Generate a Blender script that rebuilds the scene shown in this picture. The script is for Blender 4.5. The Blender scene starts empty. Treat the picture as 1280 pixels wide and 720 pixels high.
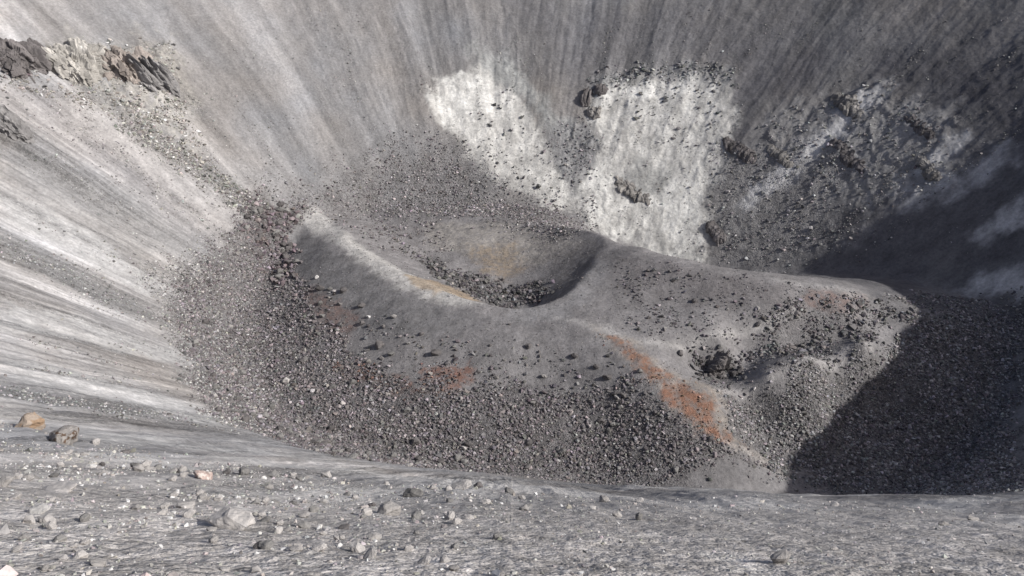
POLY = {
 'white_left': [(-45.0,136.1),(-40.3,142.5),(-27.8,147.8),(-12.8,148.4),(0.0,140.6),(10.4,124.2),(20.2,104.7),(32.2,82.0),(19.6,80.0),(4.0,91.9),(-8.1,99.0),(-20.4,109.1),(-34.1,122.8)],
 'white_main': [(40.4,131.5),(46.0,135.8),(66.5,134.6),(94.3,130.2),(107.3,123.8),(109.4,101.0),(104.1,88.6),(97.3,78.8),(92.3,59.8),(89.0,52.3),(61.9,-18.9),(61.5,66.5),(47.2,70.9),(36.8,71.9),(31.0,89.6),(39.3,98.2),(47.7,106.5),(40.1,117.2)],
 'white_bright1': [(48.8,134.5),(76.4,131.4),(101.1,121.0),(89.3,120.7),(49.8,129.7)],
 'white_bright2': [(33.9,94.4),(42.1,98.5),(50.8,79.4),(49.6,71.0),(38.8,72.7),(32.3,84.4)],
 'white_bright3': [(76.9,91.6),(91.8,89.0),(92.2,75.7),(83.7,56.4),(76.1,61.4),(70.1,79.9)],
 'white_bright4': [(-44.2,136.1),(-27.7,146.6),(-12.8,145.1),(-4.2,133.3),(-16.7,125.4),(-33.3,123.9)],
 'grey_in_white': [(51.7,93.3),(63.8,98.9),(78.8,91.1),(74.3,83.9),(58.9,84.8)],
 'pale_top': [(-23.8,159.1),(0.0,159.2),(8.5,144.3),(20.8,126.6),(32.9,118.0),(20.6,117.3),(4.2,136.6),(-17.1,146.5)],
 'cap': [(39.6,131.6),(40.0,140.0),(62.8,140.2),(91.0,136.1),(111.6,126.8),(110.8,120.8),(94.1,128.8),(66.4,133.8),(46.7,134.4)],
 'grey_gully': [(16.5,119.6),(39.1,120.9),(46.5,106.7),(36.0,97.5),(31.0,89.6),(20.2,104.7)],
 'cream': [(-195.3,70.3),(-163.4,112.1),(-151.7,86.7),(-142.0,58.2),(-153.1,54.0),(-168.5,55.6),(-184.2,55.2)],
 'tan': [(-182.7,47.5),(-165.0,53.9),(-140.4,51.9),(-116.5,46.6),(-119.0,27.5),(-133.9,22.6),(-157.3,29.6),(-179.7,31.3)],
 'pink': [(-200.3,30.9),(-183.7,43.0),(-149.8,32.9),(-122.6,30.0),(-121.4,13.8),(-143.3,12.2),(-180.0,18.8),(-191.9,12.0)],
 'dark_talus_left': [(-182.8,-8.8),(-172.8,1.7),(-151.8,13.4),(-130.6,6.5),(-134.0,-22.4),(-150.5,-34.5),(-167.6,-40.5)],
 'ridge_line': [(-164.0,55.3),(-142.0,58.2),(-113.6,52.8),(-113.8,42.6),(-141.5,44.5),(-165.3,45.9)],
 'bright_left1': [(-171.0,-33.5),(-161.5,-25.1),(-140.3,-25.4),(-123.4,-27.7),(-125.0,-40.1),(-140.3,-42.5),(-157.4,-43.6),(-163.4,-48.3)],
 'bright_left2': [(-138.8,-93.9),(-127.9,-82.6),(-116.0,-73.0),(-103.1,-66.8),(-101.8,-78.6),(-116.8,-93.3),(-126.4,-114.4)],
 'bright_left3': [(-117.8,-128.7),(-103.0,-122.6),(-85.1,-110.7),(-67.9,-108.7),(-74.1,-131.4),(-91.7,-145.1),(-102.9,-150.5)],
 'bright_left4': [(-69.8,-182.8),(-56.3,-170.2),(-40.7,-139.5),(-52.8,-177.9),(-61.0,-191.5)],
 'band1': [(-159.6,-55.5),(-146.5,-52.8),(-132.8,-49.4),(-115.8,-51.8),(-121.6,-60.1),(-136.6,-64.9),(-152.8,-68.8)],
 'band2': [(-99.3,-156.0),(-86.5,-148.8),(-75.8,-135.4),(-78.2,-155.6),(-89.6,-169.8)],
 'flank': [(-100.9,46.6),(-94.8,51.7),(-64.8,7.6),(-41.8,-20.2),(-22.8,-35.9),(-6.9,-44.2),(-21.7,-52.2),(-47.9,-43.2),(-71.7,-24.8),(-90.2,7.6)],
 'crest': [(-98.9,64.7),(-90.3,66.0),(-69.0,31.0),(-42.3,-4.1),(-24.6,-12.5),(-8.5,-35.9),(-24.4,-33.3),(-42.0,-19.2),(-65.1,9.5),(-87.4,43.0),(-96.1,55.2)],
 'rimpale': [(-10.8,-13.8),(2.8,-40.6),(17.0,-36.4),(33.4,-5.9),(37.0,-11.8),(26.9,-36.2),(17.6,-50.2),(0.0,-47.2)],
 'crest_orange': [(-41.7,-8.7),(-31.5,-3.7),(-15.7,-8.3),(-12.4,-12.6),(-27.8,-26.5),(-37.6,-17.6)],
 'vent_tan': [(-41.1,61.1),(0.0,48.2),(27.0,26.0),(28.8,5.2),(16.3,9.7),(-13.7,25.8),(-34.9,32.8)],
 'vent_ochre': [(-18.1,32.0),(0.0,31.1),(5.0,13.7),(0.0,6.7),(-11.6,12.7)],
 'vent_dark': [(16.6,16.5),(36.5,13.5),(31.8,-12.7),(18.4,-35.5),(5.6,-38.2),(15.7,-5.2)],
 'bowl_left': [(-93.4,63.5),(-80.5,73.6),(-37.6,64.8),(-28.4,39.8),(-37.3,21.4),(-25.7,1.7),(-42.9,0.0),(-69.4,33.1)],
 'front_ash': [(-11.1,-44.4),(16.2,-51.4),(33.3,-66.6),(43.0,-79.9),(43.5,-85.4),(25.2,-74.7),(-10.5,-63.1),(-27.2,-52.8)],
 'orange1': [(31.4,-60.5),(36.3,-63.0),(44.3,-75.5),(49.1,-80.0),(42.7,-82.1),(38.6,-75.5)],
 'orange2': [(45.4,-81.5),(51.1,-82.5),(60.0,-87.8),(60.8,-97.2),(68.0,-98.5),(61.4,-100.9),(51.7,-95.2),(45.2,-86.9)],
 'orange_halo': [(27.8,-56.5),(38.8,-63.3),(49.4,-78.0),(64.7,-83.2),(64.0,-96.1),(80.2,-103.9),(69.6,-102.3),(59.1,-100.4),(47.5,-91.1),(41.3,-79.6)],
 'pale_spur': [(61.5,-100.1),(68.0,-98.5),(84.0,-103.3),(77.5,-104.8),(67.2,-102.1)],
 'trail1': [(13.7,-46.4),(31.9,-55.4),(41.3,-63.8),(54.5,-63.2),(77.4,-54.8),(94.5,-48.3),(95.6,-49.6),(78.5,-56.5),(54.2,-65.5),(40.9,-67.0),(26.5,-56.2)],
 'trail2': [(62.4,-82.3),(78.7,-80.1),(99.7,-69.0),(117.3,-62.1),(115.3,-67.0),(100.1,-72.0),(78.6,-81.2),(64.7,-83.2)],
 'pale_knob': [(95.2,-73.6),(116.4,-60.9),(112.0,-70.0),(101.2,-73.7),(92.5,-78.7)],
 'rust1': [(-60.6,-52.8),(-47.4,-57.4),(-45.0,-64.5),(-53.0,-65.0)],
 'rust2': [(-45.0,-64.1),(-32.7,-67.4),(-30.9,-72.6),(-38.6,-72.6)],
 'rust3': [(-29.0,-63.4),(-14.4,-64.4),(-12.4,-70.6),(-20.3,-75.8),(-27.6,-73.8)],
 'rust4': [(102.0,-40.7),(124.2,-39.0),(116.6,-48.6),(98.6,-48.5)],
 'rust5': [(-84.8,-1.2),(-76.9,-6.8),(-55.2,-32.6),(-59.6,-42.7),(-72.6,-28.5)],
 'brown_hill': [(39.9,-6.9),(73.7,-31.4),(100.2,-37.4),(91.6,-49.1),(65.9,-43.6),(42.7,-33.1)],
 'rust_floor': [(129.0,-108.7),(129.4,-122.9),(120.7,-134.1),(121.2,-122.1)],
 'strip1': [(170.7,88.6),(175.2,82.9),(155.2,77.5),(128.6,69.2),(108.8,64.7),(105.8,68.2),(135.2,79.1)],
 'strip2': [(188.7,50.8),(190.1,45.6),(167.9,38.2),(153.6,40.8),(166.4,43.9)],
 'strip3': [(198.3,4.3),(194.5,-5.5),(179.4,-0.3),(178.8,3.1)],
 'strip4': [(171.5,-15.7),(176.6,-15.1),(187.5,-25.3),(182.9,-36.0),(172.8,-21.8)],
 'strip5': [(198.7,30.0),(181.0,34.1),(166.1,31.2),(181.4,26.2),(200.5,20.5)],
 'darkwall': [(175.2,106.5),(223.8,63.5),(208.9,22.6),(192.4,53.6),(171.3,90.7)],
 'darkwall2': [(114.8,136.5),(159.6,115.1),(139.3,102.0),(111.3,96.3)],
 'belt': [(-119.4,51.0),(-97.6,63.2),(-99.4,42.3),(-87.5,6.0),(-70.7,-27.1),(-52.4,-51.9),(-31.1,-69.8),(0.0,-73.8),(32.1,-80.7),(45.5,-88.1),(60.3,-100.2),(80.0,-104.6),(36.7,-106.5),(0.0,-102.5),(-47.2,-129.4),(-78.1,-113.6),(-105.3,-64.1),(-118.3,-42.0),(-124.7,-20.1),(-120.9,17.5)],
 'big_blocks': [(-117.5,50.8),(-98.2,60.9),(-99.4,42.3),(-88.3,9.5),(-96.1,10.4),(-109.5,23.0),(-115.9,37.8)],
 'wall_all': [(-204.8,42.4),(-104.1,173.3),(110.2,162.5),(224.4,82.1),(190.5,-12.5),(127.5,34.3),(31.6,86.1),(-49.2,113.1),(-114.2,64.2),(-103.7,-59.1),(-67.5,-134.4),(-80.7,-182.6)],
 'dome_all': [(-100.9,46.6),(-64.9,69.9),(35.8,12.7),(100.2,-37.4),(139.6,-40.6),(112.6,-66.3),(78.8,-79.4),(43.5,-85.4),(-31.2,-69.1),(-71.3,-26.9)],
 'cliff_foot': [(-201.1,32.8),(-191.7,49.3),(-175.5,59.0),(-155.4,79.6),(-140.4,64.9),(-121.3,50.7),(-136.9,50.2),(-166.9,50.8),(-187.7,38.5),(-198.0,25.0)],
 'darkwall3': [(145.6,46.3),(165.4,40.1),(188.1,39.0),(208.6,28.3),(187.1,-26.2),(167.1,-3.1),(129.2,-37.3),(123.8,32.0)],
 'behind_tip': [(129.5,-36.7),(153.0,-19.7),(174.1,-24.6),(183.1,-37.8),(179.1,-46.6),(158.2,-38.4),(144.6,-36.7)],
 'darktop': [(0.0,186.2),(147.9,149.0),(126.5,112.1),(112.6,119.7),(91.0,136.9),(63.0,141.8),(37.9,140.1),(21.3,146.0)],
 'skyline': [(90.0,-33.8),(117.4,-37.3),(126.3,-37.3),(124.5,-40.5),(112.8,-42.0),(89.1,-37.0)],
 'belt_left_soft': [(-134.5,-27.8),(-122.7,24.2),(-110.9,32.3),(-95.1,-29.7),(-65.8,-114.7),(-72.8,-126.1),(-100.4,-76.7),(-118.0,-52.2)],
 'back_belt': [(-112.7,56.7),(-93.4,75.1),(-68.2,101.3),(-45.2,114.5),(-28.7,111.0),(0.0,88.2),(37.0,75.7),(27.1,27.1),(-14.9,62.3),(-76.8,73.2),(-92.2,67.0)],
 'right_belt': [(63.1,-84.7),(78.6,-80.4),(98.2,-73.7),(119.1,-65.1),(145.4,-43.9),(159.3,-36.2),(180.4,-41.4),(122.0,-139.8),(108.5,-102.0),(80.2,-103.9),(64.6,-97.2)],
 'foot_band': [(80.6,-102.5),(108.9,-100.8),(125.6,-135.0),(110.3,-154.5),(107.2,-105.3),(72.9,-108.4)],
 'vent_blocks': [(-37.5,23.7),(-21.5,11.9),(-9.8,4.9),(6.4,-0.1),(15.5,-10.8),(9.2,-15.6),(0.0,-12.8),(-12.5,-10.9),(-27.2,0.7)],
 'sparse_front': [(-87.0,8.7),(-55.6,-30.4),(-21.7,-52.2),(0.0,-59.0),(30.4,-70.7),(44.0,-85.5),(0.0,-74.4),(-31.1,-69.8),(-55.9,-47.6),(-73.4,-24.2)],
 'sparse_hill': [(39.6,-10.1),(73.1,-34.6),(115.6,-42.4),(143.9,-37.9),(113.0,-65.3),(78.7,-79.8),(63.8,-81.9),(54.5,-63.2),(37.0,-57.0)],
 'hill_right': [(83.5,-49.8),(115.6,-42.4),(138.5,-43.0),(114.0,-63.2),(89.4,-75.2),(81.5,-61.6)],
 'gully_rocks': [(60.0,-66.7),(67.6,-64.4),(72.2,-66.4),(69.3,-72.7),(60.5,-74.5)],
 'blocks_white': [(41.6,130.0),(105.2,122.6),(105.4,87.8),(87.4,100.9),(61.1,116.2)],
 'blocks_white2': [(-33.6,133.3),(0.0,138.6),(20.2,104.7),(27.6,84.8),(8.0,91.6),(-16.4,110.7)],
 'blocks_right': [(97.9,93.8),(135.5,80.7),(163.2,56.5),(136.7,49.3),(154.2,30.3),(127.5,34.3),(93.0,50.4)],
 'blocks_right2': [(125.0,101.8),(173.6,86.8),(192.4,53.6),(179.3,28.2),(148.5,45.2),(121.2,77.6)],
 'bowl_rocks': [(-80.6,54.6),(-37.4,62.4),(-27.7,29.0),(-37.3,21.4),(-58.0,25.4)],
}
OUTCROPS = {
 'cliff_dark': (-199.0,47.7,23.55,13.35),
 'cliff_cream': (-186.6,66.0,25.01,17.75),
 'cliff_tan': (-173.0,81.1,23.03,16.45),
 'fin': (-162.7,84.1,15.63,13.98),
 'edge': (-188.1,6.4,10.68,15.66),
 'crag1': (45.8,132.8,7.76,6.04),
 'crag2': (38.8,131.0,5.16,8.60),
 'crag3': (42.0,122.8,6.78,5.93),
 'ledge1': (59.1,87.0,18.45,6.42),
 'ledge2': (110.4,89.8,17.95,5.71),
 'ledge3': (152.7,65.1,20.71,5.58),
 'ledge4': (179.4,60.1,17.63,4.81),
 'ledge5': (177.5,41.5,13.95,5.43),
 'ledge6': (96.0,61.0,10.12,5.45),
 'crag4': (65.5,-67.6,8.58,6.97),
 'ledge7': (156.9,86.7,16.55,6.62),
 'ledge8': (126.7,79.9,14.53,4.84),
}
NEAR_ROCKS = [
 (-68.14,-193.32,4.30,0.90,'rust','rust orange rounded boulder at the far left of the near slope'),
 (-60.02,-199.33,5.00,0.75,'spot','large pale boulder with brown spots beside the rust orange boulder'),
 (-58.92,-194.85,1.69,0.80,'pale','small pale rock just right of the large spotted boulder'),
 (-51.80,-200.05,1.33,0.90,'dark','small dark upright rock on the smooth ash right of the spotted boulder'),
 (-42.73,-221.47,1.22,0.70,'white','small whitish rock below the spotted boulder, a dark stone at its side'),
 (-44.60,-216.83,0.90,1.00,'dark','small dark stone touching a whitish rock below the spotted boulder'),
 (-42.05,-215.11,1.51,0.80,'grey','leftmost grey rock of the row of three between spotted and pink boulders'),
 (-43.78,-209.82,1.72,0.80,'pale','middle pale rock of the row of three between spotted and pink boulders'),
 (-40.77,-212.79,1.34,0.80,'grey','rightmost grey rock of the row of three between spotted and pink boulders'),
 (-31.65,-221.25,2.17,1.15,'pink','pinkish upright boulder standing alone on the near slope left of centre'),
 (-33.61,-211.57,1.13,0.90,'dark','dark stone just right of the pinkish upright boulder'),
 (-31.85,-210.99,1.75,0.85,'grey','grey lump two stones right of the pinkish upright boulder'),
 (-17.37,-247.75,3.29,0.55,'pale','broad pale boulder at the bottom edge left of centre, largest in the foreground'),
 (-16.28,-245.32,0.81,0.70,'grey','grey rock tucked against the right end of the broad pale bottom boulder'),
 (-33.25,-239.80,3.05,0.35,'pale','flat pale slab lying below the spotted boulder'),
 (-35.95,-241.26,1.65,0.60,'pale','pale rock cut off by the left edge of the photo'),
 (-29.73,-208.20,1.91,0.50,'grey','low grey rock between the pink boulder and the photo centre'),
 (-26.70,-195.71,1.70,0.80,'pale','pale pointed rock by itself on the ash below the boulder field'),
 (-10.72,-218.40,2.54,0.65,'grey','wide grey wedge rock above the pale egg shaped boulder'),
 (-9.95,-235.96,2.46,0.70,'pale','pale egg shaped boulder near the bottom edge at centre left'),
 (-12.78,-229.60,0.84,0.90,'dark','dark pointed stone at the left side of the pale egg shaped boulder'),
 (-7.14,-239.56,1.27,0.60,'grey','low grey rock at the right foot of the pale egg shaped boulder'),
 (-6.47,-206.06,2.97,0.60,'pale','pale wedge boulder at the left of the dark topped pair near centre bottom'),
 (-4.33,-203.72,1.53,0.80,'dark','dark stone just right of the pale wedge boulder near centre bottom'),
 (-0.40,-207.51,1.67,0.60,'grey','grey tilted rock right of the dark stone near centre bottom'),
 (-6.00,-226.48,0.96,0.60,'grey','small grey rock below the pale wedge boulder'),
 (-3.93,-241.73,0.97,0.70,'pale','pale rock touching the bottom edge right of the egg shaped boulder'),
 (-11.37,-244.53,0.92,0.60,'dark','dark rock at the bottom edge left of the egg shaped boulder'),
 (1.52,-227.53,1.10,0.55,'grey','lone grey rock on the pebbly ground right of the bottom centre'),
 (-27.99,-249.22,1.70,0.35,'white','whitish flat slab near the bottom left corner'),
]
DOME_ROCKS = [
 (-78.29,1.43,2.64,'white','small whitish boulder at the top left foot of the smooth grey dome flank'),
 (-74.92,-8.50,5.14,'dark','long dark boulder just below the small whitish one on the dome flank'),
 (-70.71,-10.18,3.50,'grey','grey boulder against the right end of the long dark boulder'),
 (-64.61,-14.09,4.69,'dark','dark block at the right end of the boulder line on the dome flank'),
 (-64.68,-20.96,3.08,'dark','dark boulder below the block that ends the boulder line on the dome flank'),
 (-72.97,-18.13,3.44,'grey','grey boulder under the long dark boulder at the rust stained foot'),
 (-70.73,-25.15,3.68,'grey','low grey boulder on the rust stained patch at the dome foot'),
 (-55.65,-25.75,4.22,'dark','dark boulder of a pair standing on the smooth grey flank'),
 (-51.93,-32.70,2.65,'white','pale round boulder beside dark ones on the lower left flank'),
 (-53.97,-35.06,3.53,'dark','dark boulder just below left of the pale round one'),
 (-42.21,-36.93,3.17,'pale','pale boulder alone far out on the smooth grey flank'),
 (-45.31,-40.30,2.58,'dark','dark boulder below left of the lone pale boulder'),
 (-45.72,-48.67,5.63,'dark','wide dark boulder at the lower left above the rust patches'),
 (-35.63,-50.85,2.49,'grey','small grey boulder right of the wide dark one above the rust patches'),
 (-31.18,-47.74,3.06,'dark','dark boulder high above the twin rust patches'),
 (-41.13,-54.11,3.87,'grey','grey boulder with a dark side just above the left rust patch'),
 (-25.45,-57.75,5.40,'dark','largest dark boulder on the open ash above the right rust patch'),
 (-18.73,-57.48,2.15,'dark','small dark boulder right of the largest dark one on open ash'),
 (-0.82,-48.49,1.91,'dark','tiny dark boulder right below the front rim of the vent'),
 (-7.18,-58.12,2.13,'dark','dark boulder in the middle of the bare ash below the vent'),
 (5.53,-60.36,3.44,'dark','dark boulder below the vent rim where the pale path begins'),
 (10.23,-71.35,3.09,'pale','pale boulder with a black shadow side on the ash above the boulder field'),
 (20.12,-66.69,3.64,'dark','dark flat boulder left of the upper orange gully'),
 (26.55,-72.64,3.07,'dark','dark boulder between the pale boulder and the orange gully'),
 (29.69,-76.94,4.55,'dark','broad dark boulder just above the boulder field left of the gully'),
 (39.57,-77.81,3.02,'grey','grey boulder on the left bank of the upper orange gully'),
 (54.27,-66.85,3.96,'dark','dark boulder where the two pale paths meet in the hollow'),
 (45.94,-51.45,2.45,'dark','dark boulder alone in the middle of the hill side right of the vent'),
 (49.75,-22.49,2.38,'dark','topmost dark boulder near the skyline right of the vent'),
 (62.92,-42.41,3.40,'dark','dark long boulder on the brown upper side of the right hill'),
 (82.10,-53.66,3.36,'dark','dark boulder beside the pale path on the right hill'),
 (67.68,-63.13,2.97,'grey','grey boulder on the hill side above the dark crag'),
 (121.10,-67.47,2.00,'white','small white boulder standing out in the shaded boulder slope'),
]
import math
POLY['moat_front'] = [(105*math.cos(math.radians(a))*k, 105*math.sin(math.radians(a))*k) for a, k in ((-140,1.03),(-125,1.04),(-110,1.05),(-95,1.05),(-82,1.1),(-72,1.2),(-66,1.3),(-66,1.0),(-72,.92),(-82,.84),(-95,.82),(-110,.82),(-125,.86),(-140,.9))]
import math
import numpy as np
H = 150.0
# ------------------------------------------------------------------ noise
_rng = np.random.default_rng(7)
_P = _rng.permutation(4096).astype(np.int64)
_ang = _rng.random(4096) * 2 * np.pi
_GX = np.cos(_ang).astype(np.float32); _GY = np.sin(_ang).astype(np.float32)
def perlin(x, y, seed=0):
    x = np.asarray(x, np.float64) + seed * 17.37; y = np.asarray(y, np.float64) - seed * 9.71
    xi = np.floor(x).astype(np.int64); yi = np.floor(y).astype(np.int64)
    xf = (x - xi).astype(np.float32); yf = (y - yi).astype(np.float32)
    u = xf*xf*xf*(xf*(xf*6-15)+10); v = yf*yf*yf*(yf*(yf*6-15)+10)
    def g(ix, iy, dx, dy):
        h = _P[(_P[(ix + seed*131) & 4095] + iy) & 4095]
        return _GX[h]*dx + _GY[h]*dy
    a = g(xi, yi, xf, yf); b = g(xi+1, yi, xf-1, yf)
    c = g(xi, yi+1, xf, yf-1); d = g(xi+1, yi+1, xf-1, yf-1)
    return 1.5*((a + u*(b-a)) + v*((c + u*(d-c)) - (a + u*(b-a))))
def fbm(x, y, seed=0, oct=4, gain=.5, lac=2.03):
    s = 0; a = 1; t = 0
    for i in range(oct):
        s = s + a*perlin(x, y, seed+i); t += a; a *= gain
        x = x*lac; y = y*lac
    return s/t*1.3
def ridged(x, y, seed=0, oct=4, gain=.5):
    s = 0; a = 1; t = 0
    for i in range(oct):
        s = s + a*(1-2*np.abs(perlin(x, y, seed+i))); t += a; a *= gain
        x = x*2.03; y = y*2.03
    return s/t
def sstep(a, b, x):
    t = np.clip((x-a)/(b-a), 0, 1); return t*t*(3-2*t)
def lerp(a, b, t): return a + (b-a)*t
def smax(a, b, k):
    h = np.clip(.5 + .5*(a-b)/k, 0, 1)
    return b + (a-b)*h + k*h*(1-h)
# ------------------------------------------------------------------ camera
CAM = np.array([0., -1.9*H, 1.0*H + 5.5]); PITCH = math.radians(28.0); TANH = .637
def ray(px, py):
    u = (px-640)/640*TANH; v = (360-py)/640*TANH
    return np.array([u, math.cos(PITCH)+math.sin(PITCH)*v, -math.sin(PITCH)+math.cos(PITCH)*v])
def at_z(px, py, z):          # plan position of a sight line at a known height (units of H)
    d = ray(px, py); t = (z*H - CAM[2])/d[2]
    return CAM + t*d
# ------------------------------------------------------------------ terrain control points
def periodic(tab):
    th = np.array([t for t, _ in tab], float); v = np.array([w for _, w in tab], float)
    th = np.concatenate([th-360, th, th+360]); v = np.concatenate([v, v, v])
    g = np.arange(-180, 181, 1.0); w = np.interp(g, th, v)
    k = np.exp(-.5*(np.arange(-24, 25)/8.0)**2); k /= k.sum()
    wp = np.concatenate([w[-25:-1], w, w[1:25]]); w = np.convolve(wp, k, 'valid')
    return lambda deg: np.interp(deg, g, w)
R0 = periodic([(-180,.69),(-135,.71),(-90,.70),(-75,.74),(-60,.90),(-40,1.12),(-20,1.12),(0,1.02),(18,.80),(40,.60),(60,.52),(90,.52),(120,.62),(150,.68)])
ZF = periodic([(-180,.0),(-90,0),(-60,-.02),(-30,-.02),(0,-.02),(20,-.06),(45,-.08),(70,-.02),(100,0),(140,0)])
SLOPE = periodic([(-180,.80),(-90,.835),(-60,.835),(-50,.86),(-42,.95),(-28,1.10),(-16,.99),(-6,.92),(2,.88),(12,.85),(60,.84),(120,.80)])  # right side out of view is steepened to cast shadow on the floor
RIM = periodic([(-180,2.25),(-130,2.1),(-100,2.02),(-80,2.0),(-60,1.95),(-45,1.87),(-32,1.95),(-20,1.93),(-10,1.85),(0,1.8),(10,1.74),(25,1.74),(48,1.9),(70,2.05)])  # right rim height shaped for where its cast shadow ends
DATA_DOME = [ # px, py, z/H  seen from the rim
(360,300,.03),(372,345,.03),(400,330,.06),(450,360,.075),(400,380,.045),(380,425,.01),(345,400,.0),(332,330,.0),(315,275,.0),(300,380,0),(285,440,0),
(500,400,.08),(560,430,.075),(600,400,.10),(640,420,.10),(700,410,.115),(500,460,.04),(560,480,.045),(640,480,.055),(700,470,.07),(450,440,.03),(400,480,.01),
(330,480,0),(400,540,0),(500,555,0),(640,572,0),(760,582,0),(650,530,.025),(750,500,.06),(770,545,.025),
(720,400,.122),(770,430,.12),(800,455,.113),(830,480,.102),(860,510,.08),(900,545,.05),(970,585,.0),
(800,308,.15),(860,326,.17),(920,340,.172),(1000,352,.168),(1060,365,.155),(1110,375,.13),(1150,382,.10),(1180,383,.10),(1230,380,.09),(1295,374,.085),
(800,350,.142),(850,380,.135),(900,380,.145),(950,392,.14),(990,385,.15),(1050,400,.13),(1100,400,.115),
(850,432,.112),(900,422,.122),(870,455,.08),(900,468,.06),(930,450,.072),(1000,438,.085),(1050,422,.098),(900,487,.088),(960,471,.104),(1020,455,.118),(1083,431,.128),(1150,405,.115),(1200,410,.092),
(950,520,.03),(1000,545,.01),(1050,565,-.015),(1100,590,-.03),(1040,500,.04),(1100,480,.05),(1150,480,.05),(1150,440,.08),(1200,450,.06),(1250,418,.075),(1285,402,.07),
(1280,480,.02),(1280,540,-.02),(1200,560,-.03),(1240,380,.06),
(375,258,.08),(430,300,.09),(490,335,.10),(550,362,.105),(605,379,.11),(650,384,.112),(695,374,.117),(730,345,.124),(748,318,.13),(756,297,.135),(735,288,.125),(690,282,.10),(640,277,.08),(590,272,.07),(540,272,.055),(480,265,.045),(430,257,.05),
(440,235,.01),(540,242,.01),(620,252,.015),(690,264,.035),(345,250,0),(370,230,.0)]
WORLD_DOME = [(.45,.08,-.02),(.62,.12,-.06),(.32,.22,.02),(.2,.33,.02),(.85,.2,-.03),(1.1,.2,0),(0,.0,.13),(-.1,-.12,.12),(.08,-.15,.13),(-.25,.2,.07)]
BOWL_RIM = [(375,258,.08),(430,300,.09),(490,335,.10),(550,362,.105),(605,379,.11),(650,384,.112),(695,374,.117),(730,345,.124),(748,318,.13),(756,297,.135),(735,288,.125),(690,282,.10),(640,277,.08),(590,272,.07),(540,272,.055),(480,265,.045),(430,257,.05)]
BOWL_IN = [(640,366,.02),(605,352,.03),(682,352,.05),(640,335,.035),(640,305,.06),(700,320,.08),(570,330,.035),(530,325,.04),(520,300,.045),(480,300,.055),(440,278,.06),(590,300,.055),(720,340,.088)]
def tps(P, Z, lam):
    P = np.asarray(P, float)/H; Z = np.asarray(Z, float)/H
    n = len(P)
    def U(d2): return .5*d2*np.log(d2+1e-9)
    D2 = ((P[:,None]-P[None])**2).sum(-1)
    A = np.zeros((n+3, n+3)); A[:n,:n] = U(D2) + lam*np.eye(n)
    A[:n,n] = 1; A[:n,n+1:] = P; A[n,:n] = 1; A[n+1:,:n] = P.T
    w = np.linalg.solve(A, np.concatenate([Z, [0,0,0]]))
    def f(x, y):
        x = np.asarray(x, np.float64)/H; y = np.asarray(y, np.float64)/H
        s = w[n] + w[n+1]*x + w[n+2]*y
        for i in range(n):
            s = s + w[i]*U((x-P[i,0])**2 + (y-P[i,1])**2)
        return s*H
    return f
_pd = [at_z(*p) for p in DATA_DOME]
_pd = [(p[0],p[1]) for p in _pd] + [(a*H,b*H) for a,b,_ in WORLD_DOME]
_zd = [p[2]*H for p in DATA_DOME] + [c*H for _,_,c in WORLD_DOME]
dome_f = tps(_pd, _zd, .0003)
_pr = [at_z(*p) for p in BOWL_RIM]; _cx = np.mean([p[0] for p in _pr]); _cy = np.mean([p[1] for p in _pr])
_pb = [(p[0],p[1]) for p in _pr]; _zb = [p[2]*H for p in BOWL_RIM]
for p, q in zip(_pr, BOWL_RIM):
    _pb.append((_cx+(p[0]-_cx)*1.55, _cy+(p[1]-_cy)*1.55)); _zb.append(q[2]*H + 14)
for q in BOWL_IN:
    p = at_z(*q); _pb.append((p[0],p[1])); _zb.append(q[2]*H)
for a, b, c in [(.0,-.165,.03),(.05,-.155,.035),(-.05,-.14,.035),(.11,-.1,.07),(0,-.08,.018)]:
    _pb.append((a*H,b*H)); _zb.append(c*H)
bowl_f = tps(_pb, _zb, .0002)
def wall_z(x, y):
    r = np.hypot(x, y); th = np.degrees(np.arctan2(y, x))
    r0 = R0(th)*H; s = r - r0
    rim = RIM(th)*H + 9*fbm(th*.2, th*0+3.3, 33, 4, .6)
    k = SLOPE(th)
    up = k*np.minimum(s, rim-r0) - .55*np.maximum(0, r-rim)
    # ribs and gullies that run straight down the wall
    a = np.clip(s/(.9*H), 0, 1)
    rib = 1.7*ridged(th*.085 + .25*fbm(x/90, y/90, 27, 2), r*.005, 21, 2)*(1+.7*perlin(th*.04, r*.01, 28)) + .8*fbm(th*.32, r*.008, 31, 3)
    up = up + rib*sstep(.05, .5, a)*(.4+.6*sstep(0, 40, rim-r+40))
    near = np.exp(-(((x-CAM[0])/60)**2 + ((y-CAM[1])/60)**2))
    up = up - rib*near*sstep(.05,.5,a)
    return ZF(th)*H + up, s, th, r
def inner_z(x, y, s):
    d = dome_f(x, y); b = bowl_f(x, y)
    inside = np.hypot((x-_cx), (y-_cy)) < .62*H
    z = np.where(inside, -smax(-d, -b, 1.0), d)
    f = sstep(.10*H, .5*H, s)
    return z*(1-f) - 80*f
def sdf(poly, x, y):                       # signed distance to a plan polygon, negative inside
    P = np.asarray(poly, float); n = len(P)
    d = np.full(x.shape, 1e18); ins = np.zeros(x.shape, bool)
    for i in range(n):
        ax, ay = P[i]; bx, by = P[(i+1) % n]
        ex, ey = bx-ax, by-ay
        px, py = x-ax, y-ay
        t = np.clip((px*ex+py*ey)/(ex*ex+ey*ey+1e-9), 0, 1)
        d = np.minimum(d, (px-ex*t)**2 + (py-ey*t)**2)
        c = ((ay > y) != (by > y)) & (x < ex*(y-ay)/(ey if abs(ey) > 1e-9 else 1e-9) + ax)
        ins ^= c
    return np.where(ins, -1, 1)*np.sqrt(d)
_wc = {}
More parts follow.
